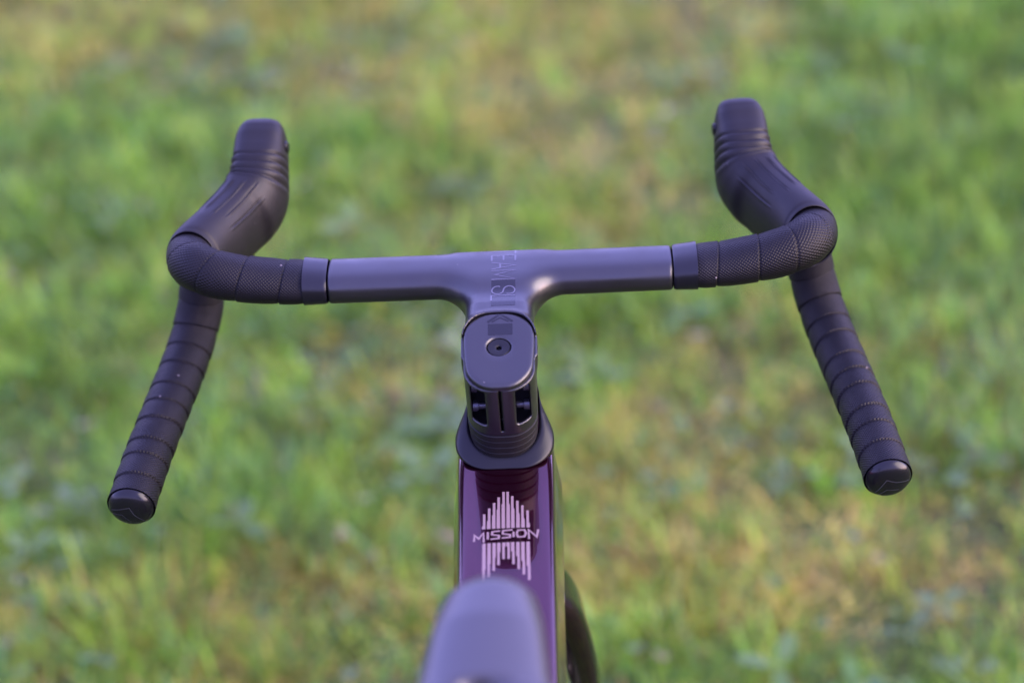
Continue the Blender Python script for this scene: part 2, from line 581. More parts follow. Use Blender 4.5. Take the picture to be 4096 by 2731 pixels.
# clover and other small broad leaves scattered through the lawn
nc = 9000
cp = np.stack([rng.uniform(-1.9, 1.9, nc), rng.uniform(0.4, 4.0, nc)], 1)
cl = fbm(cp[:, 0], cp[:, 1], 0.35, 133)
cp = cp[rng.random(nc) < np.clip(0.12 + 3.2 * (cl - 0.45), 0.05, 1)]
nc = len(cp)
Vl, Fl, Cl = [], [], []
big = rng.random(nc) > 0.90
for i in range(nc):
    z = rng.uniform(0.016, 0.045)
    a0 = rng.uniform(0, 2 * math.pi)
    s = rng.uniform(0.006, 0.011) * (2.0 if big[i] else 1)
    c = np.array([[0.11, 0.19, 0.055], [0.14, 0.22, 0.08], [0.09, 0.18, 0.035], [0.24, 0.20, 0.11], [0.30, 0.28, 0.20]])[rng.choice(5, p=(0.33, 0.28, 0.28, 0.09, 0.02))] * rng.uniform(0.85, 1.2)  # the rare palest colour paints bright specular glints into the leaves
    for k in range(3):
        a = a0 + k * 2.094 + rng.normal(0, 0.15)
        d = np.array([math.cos(a), math.sin(a), rng.uniform(-0.25, 0.55)])
        t = np.array([-math.sin(a), math.cos(a), rng.normal(0, 0.2)])
        o = np.array([cp[i, 0], cp[i, 1], z])
        ln = 1.0 if not big[i] else 1.7
        ring = [o, o + s * (0.55 * ln * d + 0.5 * t), o + s * (1.1 * ln * d + 0.42 * t), o + s * (1.3 * ln * d), o + s * (1.1 * ln * d - 0.42 * t), o + s * (0.55 * ln * d - 0.5 * t)]
        Fl.append(np.arange(6) + len(Vl))
        Vl += ring
        Cl += [c] * 6
weeds = fast_mesh('clover_patch', np.array(Vl), np.array(Fl), np.array(Cl), leaf_mat('clover_leaf', 0.36, 0.5))
weeds['kind'] = 'stuff'
weeds['label'] = 'small broad clover leaves scattered through the lawn grass'
weeds['category'] = 'clover'

# ================================================================== the bicycle
bike = bpy.data.objects.new('bicycle', None)
sc.collection.objects.link(bike)
bike['label'] = 'black and plum road bicycle with drop handlebar standing on the lawn'
bike['category'] = 'bicycle'

# ---- one-piece handlebar and stem
YB, ZB = 0.0985, -0.0015
def body_sdf(x, y, z):
    p, q = CA * y + CS * z, -CS * y + CA * z
    ax = np.abs(x)
    hz = 0.0116
    bar = ((np.abs(y - YB - 0.0006 * (ax / 0.1175) ** 2) / 0.0200) ** 2.7 + (np.abs(z - ZB) / hz) ** 2.7) ** (1 / 2.7)
    bar = (bar - 1) * (0.0112 + 0.004 * np.clip(bar - 1, 0, 1))
    bar = smax(bar, ax - 0.1172, 0.003)
    neck = sd_rr(x, z + 0.0065 + 0.0045 * np.clip((y - 0.045) / 0.04, 0, 1), 0.0226, 0.0142, 0.0105)
    neck = np.maximum(neck, np.maximum(y - 0.104, -y))
    col_ = sd_rr(x, p + 0.0025, 0.0230, 0.0325, 0.0195)
    col_ = smax(col_, np.maximum(q + 0.0005, -0.0490 - q), 0.002)
    d = smin(col_, neck, 0.008)
    d = smin(d, bar, 0.022)
    d = smax(d, z - ZB - hz + np.where(y > YB - 0.001, 6.0 * (y - YB + 0.001) ** 2, 0), 0.002)
    d = smax(d, y - YB - 0.0193, 0.002)
    pocket = sd_rr(x, p + 0.0025, 0.0234, 0.0328, 0.0199)
    d = np.maximum(d, -np.maximum(pocket, -0.0046 - q))
    d = np.maximum(d, -np.maximum(np.maximum(ax - 0.03, p - 0.012), -0.0046 - q))
    # clamp slot and the two bolt windows in the back
    d = np.maximum(d, -np.maximum(np.maximum(ax - 0.0009, p + 0.024), -0.0445 - q))
    cav = np.maximum(np.maximum(sd_rr(x, p + 0.0025, 0.0230, 0.0325, 0.0195) + 0.0024, np.abs(ax - 0.0117) - 0.0082), np.maximum(p + 0.0100, np.abs(q + 0.0255) - 0.0205))
    d = np.maximum(d, -cav)
    win = sd_rr(ax - 0.0143, q + 0.0230, 0.0047, 0.0165, 0.0016)
    d = smax(d, -np.maximum(win, p + 0.0220), 0.0006)
    return d
BV, BF = surface_nets(body_sdf, (-0.120, -0.040, -0.066), (0.120, 0.124, 0.018), 0.0009)
handlebar = mesh('handlebar', BV, BF, M['matte_carbon'], bike, True, label='matte black one-piece bar and stem')
bvh_bar = BVHTree.FromPolygons([tuple(v) for v in BV], [tuple(f) for f in BF])

# top cap with a dished bolt seat
NC = 96
def cap_mesh():
    R = []
    for q, ins in ((-0.0044, 0.0), (-0.0018, 0.0), (-0.0010, 0.0004), (-0.0004, 0.0012), (-0.0001, 0.0024), (0.0, 0.004)):
        o = outline(0.0230 - ins, 0.0324 - ins, 0.0195 - ins, NC)
        R.append(pq(o[:, 0] * (1 - 0.11 * np.clip(-(o[:, 1] - 0.004) / 0.030, 0, 1) ** 1.3), o[:, 1] - 0.0025, q))
    o = outline(0.0228 - 0.004, 0.0322 - 0.004, 0.0155, NC)
    o[:, 1] -= 0.0025
    a = np.arctan2(o[:, 1], o[:, 0])
    for r, q in ((0.0096, 0.0), (0.0088, -0.0002), (0.0080, -0.0010), (0.0077, -0.0020), (0.0077, -0.0044)):
        R.append(pq(r * np.cos(a), r * np.sin(a), q))
    R = np.array(R)
    # a few rings between the rim and the seat keep the shading even
    mids = [R[5] * (1 - t) + R[6] * t for t in (0.25, 0.5, 0.75)]
    R = np.concatenate([R[:6], np.array(mids), R[6:]])
    return rings_mesh(R, False, False)
capV, capF = cap_mesh()
stem_cap = mesh('stem_cap', capV, capF, M['matte_carbon'], handlebar, True)
bvh_cap = BVHTree.FromPolygons([tuple(v) for v in capV], [tuple(f) for f in capF])
a = np.linspace(0, 2 * math.pi, 48, endpoint=False)
hexr = 0.0017 / np.cos((a + math.pi / 6) % (math.pi / 3) - math.pi / 6)
R = [pq(r * np.cos(a), r * np.sin(a), q) for r, q in ((0.0076, -0.0042), (0.0075, -0.0016), (0.0071, -0.0012), (0.0034, -0.0013), (hexr * 1.25, -0.0016), (hexr, -0.0020), (hexr, -0.0042))]
V, F = rings_mesh(np.array(R), False, False)
ob = mesh('cap_bolt', V, F, M['satin_black'], handlebar, True); sharpen(ob)
V, F = rings_mesh(np.array([pq(0.0026 * np.cos(a), 0.0026 * np.sin(a), q) for q in (-0.0044, -0.0038)]))
mesh('bolt_socket', V, F, M['hole_black'], handlebar, True)

# clamp bolts in the windows
for s in (-1, 1):
    for q in (-0.0125, -0.0315):
        aa = np.linspace(0, 2 * math.pi, 20, endpoint=False)
        prof = ((0.0, 0.0034), (0.0005, 0.0040), (0.0040, 0.0040), (0.0044, 0.0028), (0.0090, 0.0026))
        R = []
        for dx, r in prof:
            R.append(pq(np.full(20, s * (0.0188 - dx)), -0.0225 + r * np.cos(aa), q + r * np.sin(aa)))
        V, F = rings_mesh(np.array(R))
        ob = mesh('clamp_bolt', V, F if s > 0 else F, M['bolt_black'], handlebar, True); sharpen(ob)

# headset spacers and cover
for i in range(4):
    q1 = -0.0493 - i * 0.0058
    q0 = q1 - 0.0055
    w, l = 0.0230 - 0.0003 * i, 0.0325 - 0.0002 * i
    column('spacer', [(q0, w - 0.0006, l - 0.0006), (q0 + 0.0005, w, l), (q1 - 0.0005, w, l), (q1, w - 0.0006, l - 0.0006)], M['matte_rubber'], bike, True)
def headset_cover():
    R = []
    for q, hx, hy, k in ((-0.0752, 0.0318, 0.0405, 0), (-0.0746, 0.0328, 0.0412, 0), (-0.0738, 0.0327, 0.0410, 0.05), (-0.0734, 0.0318, 0.0402, 0.12), (-0.0730, 0.0300, 0.0390, 0.19),
                         (-0.0725, 0.0278, 0.0370, 0.24), (-0.0721, 0.0256, 0.0352, 0.27), (-0.0722, 0.0242, 0.0340, 0.27), (-0.0727, 0.0235, 0.0332, 0.27), (-0.0770, 0.0232, 0.0328, 0.27)):
        o = outline(hx, hy, 0.0228, 128)
        f_ = np.clip((o[:, 1] + 0.016) / 0.034, 0, 1)
        f_ = f_ * f_ * (3 - 2 * f_)
        o[:, 0] *= 1 + f_ * (min(1.0, 0.0236 / hx) - 1)
        qq = q + k * np.clip(o[:, 1] + 0.0400, 0, 0.038)
        R.append(pq(o[:, 0], o[:, 1], qq))
    return rings_mesh(np.array(R), False, False)
V, F = headset_cover()
ob = mesh('headset_cover', V, F, M['satin_black'], bike, True)

# ---- printed marks on bar, cap and top tube: thin sheets laid on the surface below them
def strip(poly, w):
    """mitred ribbon along a polyline in the plane -> list of quads"""
    P = np.asarray(poly, float)
    d = np.diff(P, axis=0)
    d /= np.linalg.norm(d, axis=1)[:, None]
    nrm = np.stack([-d[:, 1], d[:, 0]], 1)
    Nn = [nrm[0]]
    for i in range(1, len(P) - 1):
        m = nrm[i - 1] + nrm[i]
        m /= max(np.linalg.norm(m), 1e-6)
        Nn.append(m / max(m @ nrm[i], 0.45))
    Nn.append(nrm[-1])
    Nn = np.array(Nn)
    A, B = P + Nn * w / 2, P - Nn * w / 2
    return [np.array([A[i], B[i], B[i + 1], A[i + 1]]) for i in range(len(P) - 1)]

def lay(quads, bvh, lift, step=0.0015, z0=0.05, direction=(0, 0, -1)):
    V, F = [], []
    dv = Vector(direction)
    for q in quads:
        q = np.asarray(q, float)
        nu = max(1, int(np.ceil(max(np.linalg.norm(q[3] - q[0]), np.linalg.norm(q[2] - q[1])) / step)))
        nv = max(1, int(np.ceil(max(np.linalg.norm(q[1] - q[0]), np.linalg.norm(q[2] - q[3])) / step)))
        base = len(V)
        for i in range(nu + 1):
            for j in range(nv + 1):
                u, v = i / nu, j / nv
                p = (q[0] * (1 - u) + q[3] * u) * (1 - v) + (q[1] * (1 - u) + q[2] * u) * v
                hit, nor, _, _ = bvh.ray_cast(Vector((p[0], p[1], z0)), dv)
                if hit is None:
                    hit, nor = Vector((p[0], p[1], V[-1][2] if V else -0.09)), Vector((0, 0, 1))
                if nor.z < 0:
                    nor = -nor
                V.append(tuple(hit + nor * lift))
        for i in range(nu):
            for j in range(nv):
                k = base + i * (nv + 1) + j
                F.append((k, k + 1, k + nv + 2, k + nv + 1))
    V = np.array(V)
    # all faces upward
    out = []
    for f in F:
        a_, b_, c_ = V[f[0]], V[f[1]], V[f[2]]
        out.append(f if np.cross(b_ - a_, c_ - a_)[2] > 0 else tuple(reversed(f)))
    return V, out

# lettering along the stem, letters' heads to the right; u runs to the rider (down the picture), v across
TX0, TX1 = -0.0052, 0.0108
def T(u, v):                                       # v 0 = left foot of the letters, 1 = head at the right
    return (TX0 + (TX1 - TX0) * v, u)
lw = 0.0011
strokes = []
def letter(y0, y1, lines):
    for ln in lines:
        strokes.append([T(y0 + (y1 - y0) * a_, b_) for a_, b_ in ln])
letter(0.1160, 0.1075, [[(0, 1), (1, 1)], [(0.5, 0.97), (0.5, 0)]])
letter(0.1045, 0.0965, [[(1, 1), (0, 1), (0, 0), (1, 0)], [(0.06, 0.5), (0.9, 0.5)]])
letter(0.0945, 0.0850, [[(0, 0), (0.5, 1), (1, 0)], [(0.22, 0.36), (0.78, 0.36)]])
letter(0.0830, 0.0725, [[(0, 0), (0, 1), (0.5, 0.15), (1, 1), (1, 0)]])
q = []
for s_ in strokes:
    q += strip(s_, lw)
V, F = lay(q, bvh_bar, 0.00012)
lettering = mesh('lettering', V, F, M['letter_grey'], handlebar, True, label='thin raised lettering running along the stem')
blocks = [[T(0.0715, 0), T(0.0715, 1), T(0.0395, 1), T(0.0395, 0)]]
V, F = lay([np.array(b_) for b_ in blocks], bvh_bar, 0.00010)
mesh('print_block', V, F, M['gloss_mark'], handlebar, True, label='darker glossy band on the stem')
th = np.linspace(-0.25 * math.pi, 1.0 * math.pi, 14)
S1 = [(0.5 + 0.5 * math.cos(t + 0.0), 0.74 + 0.24 * math.sin(t)) for t in np.linspace(-0.15 * math.pi, 1.35 * math.pi, 16)]
S2 = [(0.5 + 0.5 * math.cos(t), 0.26 + 0.24 * math.sin(t)) for t in np.linspace(0.35 * math.pi, -1.15 * math.pi, 16)]
strokes = []
letter(0.0655, 0.0565, [S1 + S2])
letter(0.0545, 0.0460, [[(0, 1.0), (0, 0), (1, 0)]])
q = []
for s_ in strokes:
    q += strip(s_, 0.0010)
V, F = lay(q, bvh_bar, 0.00022)
mesh('lettering', V, F, M['letter_grey'], handlebar, True)
# chevron and block on the cap
def capq(poly):
    return [np.array(q_) for q_ in poly]
cx = (TX0 + TX1) / 2 - 0.0018
V, F = lay(strip([(cx - 0.0082, 0.0205), (cx, 0.0272), (cx + 0.0082, 0.0205)], 0.0016) + strip([(cx - 0.0055, 0.0205), (cx, 0.0240), (cx + 0.0055, 0.0205)], 0.0009), bvh_cap, 0.00010)
mesh('arrow_mark', V, F, M['gloss_mark'], handlebar, True)
V, F = lay([np.array([(cx - 0.0080, 0.0188), (cx + 0.0080, 0.0188), (cx + 0.0080, 0.0094), (cx - 0.0080, 0.0094)])], bvh_cap, 0.00010, step=0.0008)
mesh('print_block', V, F, M['gloss_mark'], handlebar, True)

# ---- bar path for tape and drops (right side; left is mirrored)
BAR = np.array([
    (0.1315, 0.0990, -0.0012), (0.1480, 0.0992, -0.0004), (0.1660, 0.0994, 0.0015), (0.1840, 0.1005, 0.0040), (0.1985, 0.1040, 0.0065),
    (0.2090, 0.1120, 0.0075), (0.2145, 0.1245, 0.0060), (0.2155, 0.1420, 0.0020), (0.2140, 0.1600, -0.0050),
    (0.2140, 0.1780, -0.0200), (0.2180, 0.1870, -0.0420), (0.2230, 0.1830, -0.0660), (0.2290, 0.1660, -0.0840), (0.2350, 0.1400, -0.0945),
    (0.2415, 0.1050, -0.1020), (0.2485, 0.0600, -0.1090), (0.2533, 0.0220, -0.1150), (0.2548, 0.0070, -0.1175)])
NB, NS = 900, 72
C, S = catmull(BAR, NB)
Tn, U, W_ = frames(C)
ha = np.interp(S, [0, 0.03, 0.055, 0.08, S[-1]], [0.0203, 0.0196, 0.0175, 0.0162, 0.0157])     # fore-aft half size
hb = np.interp(S, [0, 0.03, 0.055, 0.08, S[-1]], [0.0126, 0.0138, 0.0152, 0.0160, 0.0157])     # vertical half size
th = np.linspace(0, 2 * math.pi, NS, endpoint=False)
pitch = np.interp(S, [0, 0.075, 0.10, 0.20, S[-1]], [0.0240, 0.0245, 0.023, 0.0205, 0.0195])
phase = np.r_[0, np.cumsum(np.diff(S) / pitch[1:])]
def tape_rings(sign):
    ph = (phase[:, None] + sign * 0.11 * np.cos(th[None] + 0.8) + 0.30 + (0.09 * np.sin(2.3 * phase) + 0.06 * np.sin(5.7 * phase + 1.0))[:, None]) % 1.0
    d = 0.0008 * ph - 0.0008 * np.exp(-((ph - 0.03) / 0.022) ** 2) + 0.0004 * np.sin(math.pi * ph)
    fade = np.clip((S - 0.001) / 0.006, 0, 1)[:, None]
    d = d * fade * np.interp(S, [0, 0.09, 0.14], [0.75, 0.8, 1.0])[:, None]
    cx_, sx_ = np.cos(th)[None], np.sin(th)[None]
    # W is sideways, U is up
    return C[:, None] + W_[:, None] * ((ha[:, None] + d) * cx_)[..., None] + U[:, None] * ((hb[:, None] + d) * sx_)[..., None]
uv = np.stack(np.broadcast_arrays((th * 0.0160)[None], S[:, None]), -1).reshape(-1, 2)

for sgn in (1, -1):
    which = 'right' if sgn > 0 else 'left'
    R = tape_rings(1.0 if sgn > 0 else -1.0)
    # seam column so that the pattern closes
    R2 = np.concatenate([R, R[:, :1]], 1)
    uv2 = np.stack(np.broadcast_arrays((np.r_[th, 2 * math.pi] * 0.01604)[None], S[:, None]), -1).reshape(-1, 2)
    V, F = R2.reshape(-1, 3), grid_faces(NB, NS + 1, close=False)
    if sgn < 0:
        V, F = mirror(V, F)
    mesh('handlebar_tape', V, F, M['bar_tape'], bike, True, uv=uv2, label='black dotted tape wound round the %s side of the bar' % which)

    # finishing tape between bare bar and wrapping
    fa = np.linspace(0, 2 * math.pi, 160, endpoint=False)
    xs = np.linspace(0.1175, 0.1336, 14)
    R = []
    for i, x_ in enumerate(xs):
        t_ = i / 13
        hy_, hz_ = 0.0204 + 0.0008 * t_, 0.0118 + 0.0012 * t_
        if i in (0,):
            hy_ -= 0.0005; hz_ -= 0.0005
        o = np.stack([hy_ * np.sign(np.cos(fa)) * np.abs(np.cos(fa)) ** (2 / 2.6), hz_ * np.sign(np.sin(fa)) * np.abs(np.sin(fa)) ** (2 / 2.6)], 1)
        R.append(np.stack([np.full(160, x_), YB + 0.0004 + o[:, 0], ZB + 0.0002 + 0.0008 * t_ + o[:, 1]], 1))
    R = np.array(R)
    uvf = np.stack(np.broadcast_arrays((np.linspace(0, 0.108, 160))[None], xs[:, None]), -1).reshape(-1, 2)
    V, F = rings_mesh(R, False, False)
    if sgn < 0:
        V, F = mirror(V, F)
    mesh('finishing_tape', V, F, M['finishing_tape'], bike, True, uv=uvf, label='shiny black tape band at the inner end of the wrapping')

    # bar end plug: domed disc
    t_end, u_end, w_end, c_end = Tn[-1], U[-1], W_[-1], C[-1]
    R = []
    for r, dd in ((0.0150, -0.004), (0.0156, -0.0012), (0.0155, 0.0006), (0.0149, 0.0022), (0.0138, 0.0036), (0.0120, 0.0049), (0.0092, 0.0059), (0.0055, 0.0066), (0.0020, 0.0069)):
        R.append(c_end + t_end * dd + w_end * (r * np.cos(th))[:, None] + u_end * (r * np.sin(th))[:, None])
    V, F = rings_mesh(np.array(R), False, True)
    if sgn < 0:
        V, F = mirror(V, F)
    plug = mesh('bar_end_plug', V, F, M['gloss_black'], bike, True, label='glossy black end plug of the %s drop' % which)
    # peak-shaped line emblem on the plug
    q_ = strip([(-0.0120, -0.0052), (-0.0040, -0.0008), (0.0010, 0.0042), (0.0042, 0.0018), (0.0118, -0.0042)], 0.0006) + strip([(-0.0035, -0.0085), (0.0012, -0.0062), (0.0040, -0.0044), (0.0075, -0.0058), (0.0108, -0.0075)], 0.0005)
    V, F = [], []
    for k_ in q_:
        b0 = len(V)
        n_ = 6
        for i in range(n_ + 1):
            for e_ in (0, 1):
                pa, pb = (k_[0], k_[3]) if e_ == 0 else (k_[1], k_[2])
                p2 = pa * (1 - i / n_) + pb * (i / n_)
                r_ = np.hypot(*p2)
                dz = np.interp(r_, [0, 0.002, 0.0055, 0.0092, 0.0120, 0.0138, 0.0149], [0.0069, 0.0069, 0.0066, 0.0059, 0.0049, 0.0036, 0.0022]) + 0.00015
                # emblem reads the same way round on both plugs
                xx = p2[0] * (1 if sgn > 0 else -1)
                V.append(c_end + t_end * dz - w_end * xx * 1.0 - u_end * p2[1])
        for i in range(n_):
            F.append((b0 + 2 * i, b0 + 2 * i + 1, b0 + 2 * i + 3, b0 + 2 * i + 2))
    V = np.array(V)
    if sgn < 0:
        V, F = mirror(V, F)
    mesh('plug_emblem', V, F, M['emblem'], plug, True)

    # rubber brake hood
    HC = np.array([  # centre xyz, half width, half height
        (0.2148, 0.1320, 0.0005, 0.0192, 0.0230),
        (0.2130, 0.1390, -0.0002, 0.0202, 0.0248),
        (0.2074, 0.1530, -0.0012, 0.0194, 0.0264),
        (0.1988, 0.1720, -0.0020, 0.0188, 0.0276),
        (0.1903, 0.1900, -0.0010, 0.0184, 0.0284),
        (0.1828, 0.2050, 0.0025, 0.0186, 0.0288),
        (0.1775, 0.2180, 0.0085, 0.0195, 0.0282),
        (0.1758, 0.2310, 0.0170, 0.0190, 0.0265),
        (0.1748, 0.2430, 0.0258, 0.0187, 0.0235),
        (0.1740, 0.2520, 0.0338, 0.0180, 0.0195),
        (0.1735, 0.2575, 0.0388, 0.0160, 0.0160)])
    nh, ns = 200, 260
    D, hs = catmull(HC, nh)
    hc = D[:, :3]
    ht, hu, hw = frames(hc, up=(0, 0, 1), transport=False)
    a = np.linspace(0, 2 * math.pi, ns, endpoint=False)
    ex = np.interp(hs / hs[-1], [0, 0.12, 0.5, 0.8, 1.0], [2.0, 2.1, 2.5, 3.0, 3.2])
    ca, sa = np.cos(a)[None], np.sin(a)[None]
    den = (np.abs(ca) ** ex[:, None] + np.abs(sa) ** ex[:, None]) ** (1 / ex[:, None])
    X, Y = D[:, 3:4] * ca / den, D[:, 4:5] * sa / den
    un = hs / hs[-1]
    top = np.clip((sa + 0.35) / 0.5, 0, 1)
    r0 = np.hypot(X, Y)
    dr = np.zeros_like(r0)
    # transverse grooves on the horn, dipping in the middle
    for g in (0.665, 0.715, 0.765, 0.815):
        pos_ = g - 0.022 * np.clip(sa, 0, 1) + 0.02 * (1 - np.clip(sa, 0, 1))
        dd = un[:, None] - pos_
        dr += top * (-0.0013 * np.exp(-(dd / 0.0085) ** 2) + 0.0006 * np.exp(-((dd + 0.020) / 0.012) ** 2))
    # lengthwise moulded ribs over the body
    for k_, (ang, u0, u1) in enumerate(((0.55, 0.18, 0.56), (0.98, 0.22, 0.60), (1.40, 0.20, 0.57), (1.85, 0.16, 0.58), (2.25, 0.22, 0.60), (2.62, 0.2, 0.55))):
        w_ = np.clip((un - u0) / 0.06, 0, 1) * np.clip((u1 - un) / 0.06, 0, 1)
        da = a[None] - (ang + 0.10 * (un[:, None] - 0.4))
        dr += w_[:, None] * (0.0009 * np.exp(-((da - 0.01) / 0.024) ** 2) - 0.0007 * np.exp(-((da + 0.035) / 0.024) ** 2))
    # swelling on the inner flank under the horn, ending in a step toward the bar
    inner = np.pi if True else 0
    ang_in = np.arctan2(sa, ca)
    wrap_in = np.exp(-((np.abs(ang_in) - math.pi) / 0.75) ** 2)
    dr += wrap_in * (0.0042 * (1 / (1 + np.exp(-(un[:, None] - 0.50) / 0.012))) * np.clip((0.95 - un[:, None]) / 0.35, 0, 1))
    sc_ = (r0 + dr) / r0
    R = hc[:, None] + hw[:, None] * (X * sc_)[..., None] * 1.0 + hu[:, None] * (Y * sc_)[..., None]
    # blunt faceted nose
    tip_c, tt, tu = hc[-1], ht[-1], hu[-1]
    nose = []
    for s_, f_, dn in ((0.93, 0.0030, -0.0015), (0.82, 0.0058, -0.0032), (0.60, 0.0080, -0.0045), (0.30, 0.0092, -0.0050), (0.05, 0.0095, -0.0050)):
        nose.append(tip_c + (R[-1] - tip_c) * s_ + tt * f_ + tu * dn)
    # rolled lip where the hood meets the tape
    lip = []
    for s_, f_ in ((0.88, 0.004), (0.955, 0.0004), (0.985, -0.0006)):
        lip.append(hc[0] + (R[0] - hc[0]) * s_ + ht[0] * f_)
    R = np.concatenate([np.array(lip), R, np.array(nose)])
    V, F = rings_mesh(R, False, True)
    if sgn < 0:
        V, F = mirror(V, F)
    hood = mesh('brake_hood', V, F, M['matte_rubber'], bike, True, label='grooved black rubber %s hood' % which)
    # lever pivot cover on the inner flank
    R = []
    ci_ = hc[int(nh * 0.90)]; ti, ui, wi = ht[int(nh * 0.90)], hu[int(nh * 0.90)], hw[int(nh * 0.90)]
    for off, sc2 in ((0.0170, 1.0), (0.0200, 1.0), (0.0206, 0.8)):
        aa = np.linspace(0, 2 * math.pi, 24, endpoint=False)
        R.append(ci_ - wi * off + ti * (0.0042 * sc2 * np.cos(aa))[:, None] + ui * (0.0030 + 0.0060 * sc2 * np.sin(aa))[:, None])
    V, F = rings_mesh(np.array(R)[:, ::-1])
    if sgn < 0:
        V, F = mirror(V, F)
    mesh('pivot_cover', V, F, M['satin_black'], hood, True)
    # brake lever hanging in front of the hood, hidden behind it in the photograph
    LC = np.array([(0.1755, 0.2540, 0.0120, 0.0075, 0.006), (0.1800, 0.2560, -0.0100, 0.0070, 0.005), (0.1875, 0.2500, -0.0350, 0.0062, 0.004), (0.1960, 0.2450, -0.0600, 0.0060, 0.0035), (0.2010, 0.2480, -0.0760, 0.0045, 0.003)])
    D2, s2 = catmull(LC, 30)
    lt, lu, lw_ = frames(D2[:, :3], up=(0, 1, 0))
    aa = np.linspace(0, 2 * math.pi, 20, endpoint=False)
    R = D2[:, None, :3] + lw_[:, None] * (D2[:, 3:4] * np.cos(aa))[..., None] + lu[:, None] * (D2[:, 4:5] * np.sin(aa))[..., None]
    V, F = rings_mesh(R)
    if sgn < 0:
        V, F = mirror(V, F)
    mesh('brake_lever', V, F, M['satin_black'], bike, True)

# ---- frame
frame = column('frame', [(-0.2150, 0.0300, 0.0440), (-0.1500, 0.0300, 0.0440), (-0.0800, 0.0325, 0.0420), (-0.0768, 0.0325, 0.0418), (-0.0757, 0.0318, 0.0411)],
               M['plum_paint'], bike, False, r=0.024, pc=0.002, taper=0.0236, label='glossy plum frame')

def tube(name, path, mat, parent, n=80, ns=64, up=(0, 0, 1), steer=False, rad=None, cap=True, label=None):
    """path rows: x y z half-width half-height corner-radius"""
    D_, s_ = catmull(np.array(path, float), n)
    t_, u_, w_ = frames(D_[:, :3], up=up)
    R = []
    for i in range(n):
        o = outline(D_[i, 3], D_[i, 4], min(D_[i, 5], D_[i, 3] * 0.99, D_[i, 4] * 0.99), ns)
        R.append(D_[i, :3] + w_[i] * o[:, :1] + u_[i] * o[:, 1:])
    V, F = rings_mesh(np.array(R), cap, cap)
    ob = mesh(name, V, F, mat, parent, steer, label=label)
    return ob, V, F

# top tube: flat top, soft edges, slightly wider at its underside
def top_tube():
    n = 120
    ys = np.linspace(0.012, -0.575, n)
    ztop = np.interp(ys, [-0.575, -0.30, -0.05, -0.02, 0.012], [-0.128, -0.106, -0.0875, -0.0842, -0.0800])
    ztop = np.convolve(np.pad(ztop, 4, 'edge'), np.ones(9) / 9, 'valid')
    hw = np.interp(ys, [-0.575, -0.25, -0.10, -0.02, 0.012], [0.0215, 0.0306, 0.0312, 0.0322, 0.0322])
    hw = np.convolve(np.pad(hw, 4, 'edge'), np.ones(9) / 9, 'valid')
    hh = np.interp(ys, [-0.575, -0.1, 0.012], [0.015, 0.0225, 0.026])
    R = []
    for y_, z_, w_, h_ in zip(ys, ztop, hw, hh):
        o = outline(w_, h_, 0.0062, 160)
        zz = o[:, 1]
        x_ = o[:, 0] * (1 + 0.13 * np.clip(-(zz - h_ * 0.6) / h_, 0, 1))
        crown = 0.0009 * (1 - (o[:, 0] / w_) ** 2) * (zz > 0)
        R.append(np.stack([x_, np.full(160, y_), z_ - h_ + zz + crown - 0.0009], 1))
    return rings_mesh(np.array(R))
ttV, ttF = top_tube()
mesh('top_tube', ttV, ttF, M['plum_paint'], frame)
bvh_tt = BVHTree.FromPolygons([tuple(v) for v in ttV], [tuple(f) for f in ttF])
tube('down_tube', [(0, 0.052, -0.160, 0.028, 0.030, 0.02), (0, -0.02, -0.270, 0.0285, 0.030, 0.02), (0, -0.19, -0.475, 0.0285, 0.030, 0.02), (0, -0.355, -0.690, 0.030, 0.030, 0.022)], M['plum_paint'], frame, up=(0, 1, 1))
tube('seat_tube', [(0, -0.355, -0.700, 0.018, 0.027, 0.017), (0, -0.46, -0.36, 0.016, 0.027, 0.015), (0, -0.545, -0.085, 0.016, 0.026, 0.015)], M['plum_paint'], frame, up=(0, -1, 0))
for s in (-1, 1):
    tube('seat_stay', [(s * 0.010, -0.50, -0.200, 0.008, 0.010, 0.007), (s * 0.045, -0.62, -0.40, 0.007, 0.009, 0.006), (s * 0.062, -0.762, -0.628, 0.007, 0.010, 0.006)], M['plum_paint'], frame, n=30, ns=24, up=(1, 0, 0))
    tube('chain_stay', [(s * 0.022, -0.375, -0.700, 0.010, 0.013, 0.008), (s * 0.045, -0.55, -0.675, 0.008, 0.012, 0.007), (s * 0.062, -0.765, -0.635, 0.008, 0.012, 0.007)], M['plum_paint'], frame, n=30, ns=24)
# bottom bracket shell
a = np.linspace(0, 2 * math.pi, 40, endpoint=False)
R = [np.stack([np.full(40, x_), -0.355 + r * np.cos(a), -0.700 + r * np.sin(a)], 1) for x_, r in ((-0.043, 0.018), (-0.043, 0.024), (0.043, 0.024), (0.043, 0.018))]
V, F = rings_mesh(np.array(R))
ob = mesh('bottom_bracket', V, F, M['satin_black'], frame); sharpen(ob)
tube('seat_post', [(0, -0.538, -0.110, 0.010, 0.019, 0.0095), (0, -0.556, -0.05, 0.010, 0.019, 0.0095), (0, -0.575, 0.022, 0.010, 0.018, 0.0095)], M['satin_black'], bike, up=(0, -1, 0))

